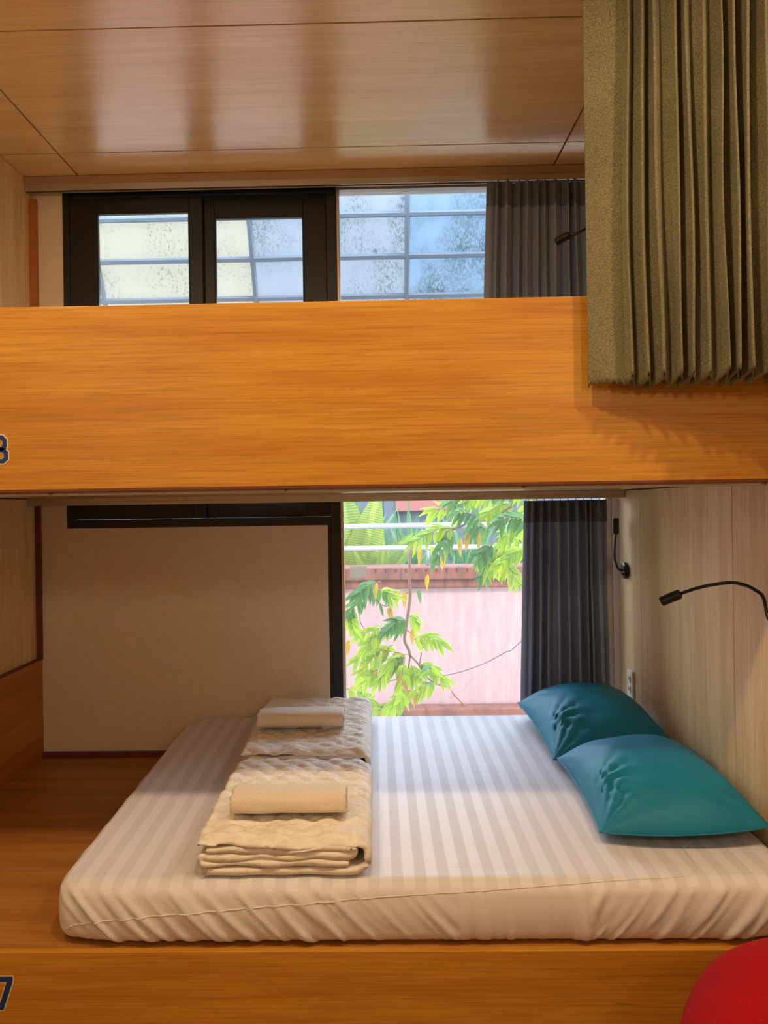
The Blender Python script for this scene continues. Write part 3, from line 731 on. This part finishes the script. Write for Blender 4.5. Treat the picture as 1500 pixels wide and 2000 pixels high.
# ================================================================ RED BEAN BAG
bx, by = .985, 1.47; V = []; Fc = []; nu, nv = 60, 30
for j in range(nv + 1):
    t = j / nv; a = -math.pi / 2 + math.pi * t
    for i in range(nu):
        p = 2 * math.pi * i / nu
        r_ = max(0, math.cos(a)) ** .62; rr = .43 * r_ * (1 - .10 * t) * (1 + .012 * math.cos(6 * p) ) + .012 * nz(math.cos(p) * 2, math.sin(p) * 2, t * 3)* r_
        zz = .258 + .258 * math.copysign(abs(math.sin(a)) ** .72, math.sin(a)) + .012 * nz(math.cos(p) * 3 * r_, math.sin(p) * 3 * r_, 4 + t) * t
        seam = .008 * math.exp(-(((p * 6 / (2 * math.pi)) % 1 - .5) / .04) ** 2) * r_
        V.append((bx + (rr - seam) * math.cos(p), by + (rr - seam) * math.sin(p), max(.001, zz)))
for j in range(nv):
    for i in range(nu): Fc.append((j * nu + i, j * nu + (i + 1) % nu, (j + 1) * nu + (i + 1) % nu, (j + 1) * nu + i))
bg = empty('bean_bag', (bx, by, 0), 'round red fabric bean bag in front of the lower bunk', 'bean bag')
bo = meshobj('cover', V, Fc, M['red'], bg, True)
MB().tube([(bx, by, .510), (bx, by, .519), (bx, by, .523)], [.035, .034, .02], 20).build('top_patch', M['red'], bg, True)

# invented ceiling downlights (unseen housings of the lamps at the top of this script)
for k, (lx, ly) in enumerate(ADDED_DOWNLIGHTS):
    d = empty('added_downlight', (lx, ly, ZC), 'added round recessed warm ceiling downlight, out of view', 'downlight', 'added ceiling downlights')
    v = []; f = []; n = 32
    for r_, z in ((.062, ZC - .0005), (.078, ZC - .0005), (.078, ZC - .012), (.062, ZC - .020)):
        v += [(lx + r_ * math.cos(2 * math.pi * i / n), ly + r_ * math.sin(2 * math.pi * i / n), z) for i in range(n)]
    for q in range(4):
        for i in range(n): f.append((q * n + i, q * n + (i + 1) % n, ((q + 1) % 4) * n + (i + 1) % n, ((q + 1) % 4) * n + i))
    meshobj('trim_ring', v, f, M['alu'], d)
for lx, ly in FILL_PENDANTS:       # cords and caps of the invented fill pendants; the globes are the lights above
    d = empty('added_pendant_lamp', (lx, ly, 2.4), 'added globe pendant lamp for fill light, out of view', 'lamp', 'added globe pendants')
    MB().tube([(lx, ly, 2.40), (lx, ly, ZC - .02)], .004, 8).build('cord', M['blackmetal'], d)
    MB().tube([(lx, ly, ZC - .02), (lx, ly, ZC - .0005)], [.05, .055], 20).build('canopy', M['blackmetal'], d)
    MB().tube([(lx, ly, 2.385), (lx, ly, 2.42)], [.04, .02], 20).build('cap', M['blackmetal'], d)

# ================================================================ OUTSIDE
struct(box('ground', -14, 14, 3.8, 22, -.75, -.62, M['ground'], b=0))
# sloping translucent awning with steel bars outside the upper window
aw = empty('awning', (-.2, 4.2, 2.6), 'translucent weathered awning screen with grey steel bars outside the upper window', 'awning')
def ap(x, t): return Vector((x, 4.36 - .42 * t, 2.60 + .72 * t))          # t 0 bottom .. 1 top
avs = [-2.75, -1.52, -.66, .19, 1.08, 1.98]
cols = [(188, 182, 166), (188, 183, 170), (172, 175, 178), (158, 172, 182), (158, 170, 182)]
for k in range(5):
    a, b_ = avs[k], avs[k + 1]; v = []
    for dy in (0, .006): v += [ap(a, 0) + Vector((0, dy, 0)), ap(b_, 0) + Vector((0, dy, 0)), ap(b_, 1.0) + Vector((0, dy, 0)), ap(a, 1.0) + Vector((0, dy, 0))]
    meshobj('sheet', v, [(0, 1, 2, 3), (7, 6, 5, 4), (0, 4, 5, 1), (1, 5, 6, 2), (2, 6, 7, 3), (3, 7, 4, 0)], poly_mat('awning_sheet_%d' % k, cols[k], 2.5 if k >= 3 else (1.7 if k == 2 else .9)), aw)
for t in (0.053, .313, .577, .84):
    MB().tube([ap(-2.75, t) + Vector((0, -.014, 0)), ap(1.98, t) + Vector((0, -.014, 0))], .016, 6).build('crossbar', M['bargrey'], aw)
for x in avs: MB().tube([ap(x, 0) + Vector((0, -.016, 0)), ap(x, 1) + Vector((0, -.016, 0))], .015, 6).build('rafter', M['bargrey'], aw)
for x in (-2.75, 1.98): MB().tube([ap(x, .98) + Vector((0, .0, 0)), Vector((x, 3.72, 3.35))], .012, 6).build('bracket', M['bargrey'], aw)

# pink garden wall with terracotta mouldings
GY = 6.5
gw = empty('garden_wall', (1, GY, -.62), 'pink rendered garden wall with terracotta mouldings seen through the lower window', 'wall')
box('render', -4, 6, GY, GY + .22, -.62, .76, M['pink'], gw, .004)
box('cap', -4, 6, GY - .06, GY + .28, .83, .94, M['terra'], gw, .012)
box('cap_moulding', -4, 6, GY - .035, GY + .25, .76, .83, M['terra'], gw, .01)
box('base_ledge', -4, 6, GY - .16, GY - .0005, -.30, -.22, M['terra'], gw, .012)
box('base_moulding', -4, 6, GY - .08, GY - .0005, -.42, -.30, M['terra'], gw, .01)
for k in range(26): # short drip stubs under the cap edge
    x = -.35 + k * .085
    MB().tube([(x, GY - .062, .925), (x, GY - .062, .90)], .006, 6).build('drip_stain', M['groove'], gw)
# white railing behind the wall
rl = empty('railing', (1, 6.62, .94), 'white two-bar metal pipe railing on top of the garden wall', 'railing')
for z in (1.283, 1.092): MB().tube([(-4, 6.62, z), (6, 6.62, z)], .023, 10).build('bar', M['whitepipe'], rl, True)
for x in (-1.9, .44, .52, 2.6): MB().tube([(x, 6.62, .941), (x, 6.62, 1.283)], .014, 8).build('post', M['whitepipe'], rl, True)
# weathered building behind
hb = empty('background_house', (1, 10, -.62), 'weathered grey building with a red fascia band behind the railing', 'building')
box('wall', -6, 8, 10, 10.3, -.62, 2.6, M['housegrey'], hb, .01)
box('fascia', .25, 1.05, 9.9, 9.999, 1.38, 1.53, M['fascia'], hb, .01)
box('fascia', .8, 1.25, 9.86, 9.999, 1.60, 1.70, M['fascia'], hb, .01)
for x in (-1.2, -.5, .1): box('pilaster', x, x + .16, 9.93, 9.999, -.6, 2.5, M['housegrey'], hb, .01)

# ---- leaves
def leaf_mesh(name, w, bend, fold, m, segs=7):
    v = []; f = []
    for i in range(segs + 1):
        t = i / segs; hw = w * (math.sin(math.pi * min(1, t ** .75)) ** .85) * (1 - .25 * t) + .004 * (1 - t)
        if i == segs: hw = .001
        z = -bend * t * t
        v += [(-hw, t, z + fold * hw), (0, t, z), (hw, t, z + fold * hw)]
    for i in range(segs):
        for k in (0, 1): f.append((i * 3 + k, i * 3 + k + 1, (i + 1) * 3 + k + 1, (i + 1) * 3 + k))
    me = bpy.data.meshes.new(name); me.from_pydata(v, [], f); me.materials.append(m)
    for p in me.polygons: p.use_smooth = True
    return me
LM = {k: [leaf_mesh('leaf_%s_%d' % (k, i), .125 + .03 * i, .06 + .16 * i, .5, M[k]) for i in range(3)] for k in ('leaf', 'leaf_dull', 'leaf_yellow')}
rnd = random.Random(21)
def put_leaf(parent, p, d, length, kind, name='leaf', mesh=None, up=None):
    d = Vector(d).normalized(); up = up or Vector((rnd.uniform(-.35, .35), -.75 + rnd.uniform(-.25, .25), .65))
    xax = d.cross(up).normalized(); zax = xax.cross(d).normalized()
    me = mesh or rnd.choice(LM[kind])
    o = bpy.data.objects.new(name, me); C.objects.link(o); o.parent = parent
    m3 = Matrix((xax, d, zax)).transposed(); lc = Vector(p) - wloc(parent)
    o.matrix_local = Matrix.Translation(lc) @ m3.to_4x4() @ Matrix.Scale(length, 4); return o
def Z(zx, zy, Y): return W(620 + zx / 3.26, 940 + zy / 3.26, Y)            # coordinates measured on an enlarged crop
def frond(plant, a, b_, Y, n=4, L=.115, kind='leaf', yb=None, mixy=.07, droop=.55):
    A = Z(*a, Y); B = Z(*b_, yb or Y - .12); mid = (A + B) / 2 + Vector((0, 0, .10 * (B - A).length))
    P = spline([A, mid, B], 8)
    fo = MB().tube(P, [.0035 - .002 * i / len(P) for i in range(len(P))], 5).build('frond', M['bark'], plant, True)
    side = (B - A).cross(Vector((0, -1, 0))).normalized()
    for k in range(n):
        t = .22 + .74 * k / max(1, n - 1); q = P[int(t * (len(P) - 1))]; along = (P[min(len(P) - 1, int(t * (len(P) - 1)) + 1)] - P[max(0, int(t * (len(P) - 1)) - 1)]).normalized()
        for s in (-1, 1):
            d = along * .75 + side * s * .75 + Vector((rnd.uniform(-.2, .2), rnd.uniform(-.45, .15), -droop + rnd.uniform(-.2, .2)))
            kk = kind if rnd.random() > mixy else rnd.choice(['leaf_yellow', 'leaf_dull'])
            put_leaf(fo, q, d, L * rnd.uniform(.85, 1.2), kk)
    put_leaf(fo, P[-1], (B - mid).normalized() + Vector((0, -.1, -.3)), L * 1.1, kind)
    return fo
# hanging vine in front of the pink wall
vy = 5.35
vn = empty('hanging_vine', Z(580, 560, vy), 'hanging yellow-green leafy vine with brown stems in front of the pink wall', 'vine')
def stem(plant, pts, r, Y): return MB().tube(spline([Z(x, y, Y + dy) for x, y, dy in pts], 6), r, 6).build('stem', M['bark'], plant, True)
stem(vn, [(640, 330, .05), (610, 400, .05), (590, 460, 0), (585, 640, 0), (590, 740, 0), (565, 920, 0), (555, 1010, 0), (580, 1070, 0), (590, 1110, 0)], .011, vy)
stem(vn, [(590, 1110, 0), (640, 1160, -.02), (690, 1240, 0), (760, 1290, 0), (830, 1310, .1), (880, 1370, .2), (940, 1430, .3)], .006, vy)
stem(vn, [(590, 1110, 0), (575, 1250, 0), (600, 1330, 0), (580, 1490, .05)], .006, vy)
stem(vn, [(650, 1170, 0), (670, 1060, -.05), (700, 1010, -.06)], .004, vy)
stem(vn, [(560, 950, 0), (500, 970, 0), (420, 985, -.05)], .005, vy)
stem(vn, [(560, 940, 0), (620, 985, 0), (690, 1020, 0)], .004, vy)
stem(vn, [(585, 700, 0), (440, 795, -.05), (360, 735, -.05)], .004, vy)
stem(vn, [(270, 850, 0), (275, 900, 0), (300, 940, 0)], .003, vy)
for a, b_, n, kind in [((430, 680), (195, 840), 5, 'leaf_dull'), ((400, 640), (250, 720), 4, 'leaf_dull'), ((185, 800), (235, 940), 3, 'leaf'), ((400, 690), (470, 730), 2, 'leaf'),
        ((560, 955), (290, 970), 5, 'leaf'), ((600, 1010), (780, 1020), 4, 'leaf'), ((540, 1095), (255, 1130), 5, 'leaf'), ((560, 1120), (390, 1270), 4, 'leaf'),
        ((545, 1140), (540, 1370), 5, 'leaf'), ((640, 1160), (790, 1250), 3, 'leaf'), ((595, 1170), (620, 1250), 2, 'leaf'), ((760, 1295), (630, 1340), 3, 'leaf'),
        ((180, 1320), (330, 1390), 3, 'leaf'), ((575, 1440), (380, 1460), 4, 'leaf'), ((570, 880), (450, 930), 3, 'leaf_dull'), ((590, 860), (625, 880), 2, 'leaf'),
        ((480, 1040), (290, 1200), 4, 'leaf'), ((570, 1100), (440, 1180), 4, 'leaf'), ((600, 1330), (480, 1420), 3, 'leaf'), ((430, 960), (300, 1060), 4, 'leaf'), ((690, 1240), (720, 1180), 2, 'leaf'), ((460, 1180), (300, 1260), 3, 'leaf')]:
    frond(vn, a, b_, vy - rnd.uniform(.0, .15), n + 3, .102, kind)
for x, y, k in [(480, 740, 'leaf_yellow'), (520, 690, 'leaf_yellow'), (555, 700, 'leaf_yellow'), (455, 800, 'leaf_yellow'), (395, 780, 'leaf_dull'), (640, 690, 'leaf_dull'), (200, 1010, 'leaf_yellow'), (430, 1060, 'leaf_yellow'), (520, 1150, 'leaf_yellow'), (600, 940, 'leaf_yellow'), (705, 590, 'leaf_yellow')]:
    put_leaf(vn, Z(x, y, vy - .1), (rnd.uniform(-.3, .3), -.15, -1), .115 if k != 'leaf_dull' else .10, k)
# leafy branch reaching in from the upper right
ty = 5.1
tb = empty('tree_branch', Z(1290, 120, ty), 'leafy bright green tree branch reaching in at the upper right of the window', 'branch')
stem(tb, [(1750, -220, .1), (1500, -40, .1), (1290, 120, 0), (1150, 210, 0), (1000, 250, 0), (880, 300, 0), (800, 330, 0)], .009, ty)
stem(tb, [(1290, 120, 0), (1180, 60, 0), (1000, 80, 0)], .006, ty); stem(tb, [(1500, -40, .1), (1400, 250, 0), (1260, 350, 0), (1120, 400, 0)], .007, ty)
for a, b_, n, kind in [((960, 240), (740, 180), 5, 'leaf'), ((890, 300), (625, 380), 6, 'leaf'), ((1000, 90), (850, 120), 4, 'leaf_dull'), ((1150, 130), (960, 110), 5, 'leaf'), ((1260, 140), (1080, 200), 5, 'leaf'),
        ((1310, 90), (1130, 60), 5, 'leaf_dull'), ((1350, 260), (1160, 250), 5, 'leaf_dull'), ((1330, 300), (1200, 340), 4, 'leaf'), ((1360, 370), (1090, 470), 6, 'leaf'), ((1200, 400), (1060, 600), 5, 'leaf_dull'),
        ((1340, 420), (1170, 520), 5, 'leaf'), ((1180, 530), (1270, 620), 4, 'leaf'), ((1120, 400), (1030, 480), 4, 'leaf_dull'), ((1050, 260), (900, 200), 4, 'leaf_dull'), ((1100, 320), (980, 300), 4, 'leaf_dull'),
        ((1400, 120), (1280, 230), 5, 'leaf'), ((1020, 440), (1080, 560), 3, 'leaf'), ((870, 330), (760, 470), 3, 'leaf_dull'), ((1240, 20), (1050, -10), 4, 'leaf'), ((1450, 0), (1300, 60), 5, 'leaf')]:
    frond(tb, a, b_, ty - rnd.uniform(-.1, .2), n + 2, .108, kind, mixy=.05)
for x, y, k in [(915, 360, 'leaf_yellow'), (960, 325, 'leaf_yellow'), (1030, 330, 'leaf_yellow'), (645, 420, 'leaf_yellow'), (805, 445, 'leaf_yellow'), (725, 410, 'leaf')]:
    put_leaf(tb, Z(x, y, ty - .1), (rnd.uniform(-.2, .2), -.15, -1), .125, k)
# broad palms and strap-leaved plants between wall and building
PALM = [leaf_mesh('palm_leaf_%d' % i, .15 + .04 * i, .25, .25, M['palm'], 9) for i in range(2)]
STRAP = [leaf_mesh('strap_leaf_%d' % i, .035, .25 + .1 * i, .4, M['strap'], 6) for i in range(2)]
def plant(name, x, y, z, specs, label, cat, group):
    r_ = empty(name, (x, y, z), label, cat, group)
    MB().tube([(x, y, z), (x + .01, y, z + .14), (x, y, z + .26)], [.03, .026, .012], 8).build('stalk', M['bark'], r_, True)
    for me, dx, dy, dz, L, h0 in specs: put_leaf(r_, (x, y, z + h0), (dx, dy, dz), L, None, 'leaf', me, Vector((rnd.uniform(-.2, .2), -.95, .3)))
    return r_
SOILZ = .55
struct(box('planter_soil', -4, 6, 6.725, 9.8, -.61, SOILZ, M['ground'], b=0))['kind'] = 'structure'
plant('palm', -.20, 7.3, SOILZ, [(PALM[1], -.12, -.1, 1, 1.15, .1), (PALM[1], .22, -.15, 1, 1.0, .1), (PALM[0], .75, -.2, .8, .75, .12), (PALM[0], -.6, -.2, .8, .8, .1), (PALM[0], .4, -.4, .6, .55, .1), (PALM[1], -.3, .2, 1, 1.1, .1)], 'broad-leaved yellow-green palm at the left edge of the garden view', 'plant', None)
plant('palm', .02, 7.05, SOILZ, [(PALM[0], .45, -.3, .8, .55, .1), (PALM[0], -.4, -.3, .8, .5, .1), (PALM[0], .9, -.2, .55, .5, .1), (PALM[0], .1, -.3, .9, .5, .1), (PALM[0], -.8, -.2, .5, .45, .1)], 'low broad-leaved plant behind the railing beside the palm', 'plant', None)
def tuft(x, y, h, n, label):
    sp = []
    for k in range(n):
        a = rnd.uniform(0, 2 * math.pi); sp.append((rnd.choice(STRAP), math.cos(a) * rnd.uniform(.1, .7), math.sin(a) * .5, 1, h * rnd.uniform(.7, 1.15), .05))
    return plant('strap_leaf_plant', x, y, SOILZ, sp, label, 'plant', 'strap-leaved plants behind the railing')
for k, (x, y, h, n) in enumerate([(-.25, 8.6, .95, 22), (.30, 7.35, .60, 26), (.35, 8.7, .9, 22), (.70, 7.25, .45, 24), (1.14, 7.5, .48, 24), (1.0, 8.7, .8, 22), (1.85, 7.3, .5, 22), (1.7, 8.8, .8, 20)]):
    tuft(x, y, h, n, 'dark green strap-leaved plant growing behind the white railing')
cb = MB().tube(spline([(-.2, 6.2, -.02), W(820, 1318, 6.2), W(870, 1319, 6.2), W(930, 1302, 6.2), W(985, 1275, 6.2), W(1030, 1240, 6.2), (2.2, 6.3, 1.4)], 8), .004, 6).build('cable', M['cable'], None, True)
tag(cb, 'thin grey cable sagging across the pink garden wall', 'cable')
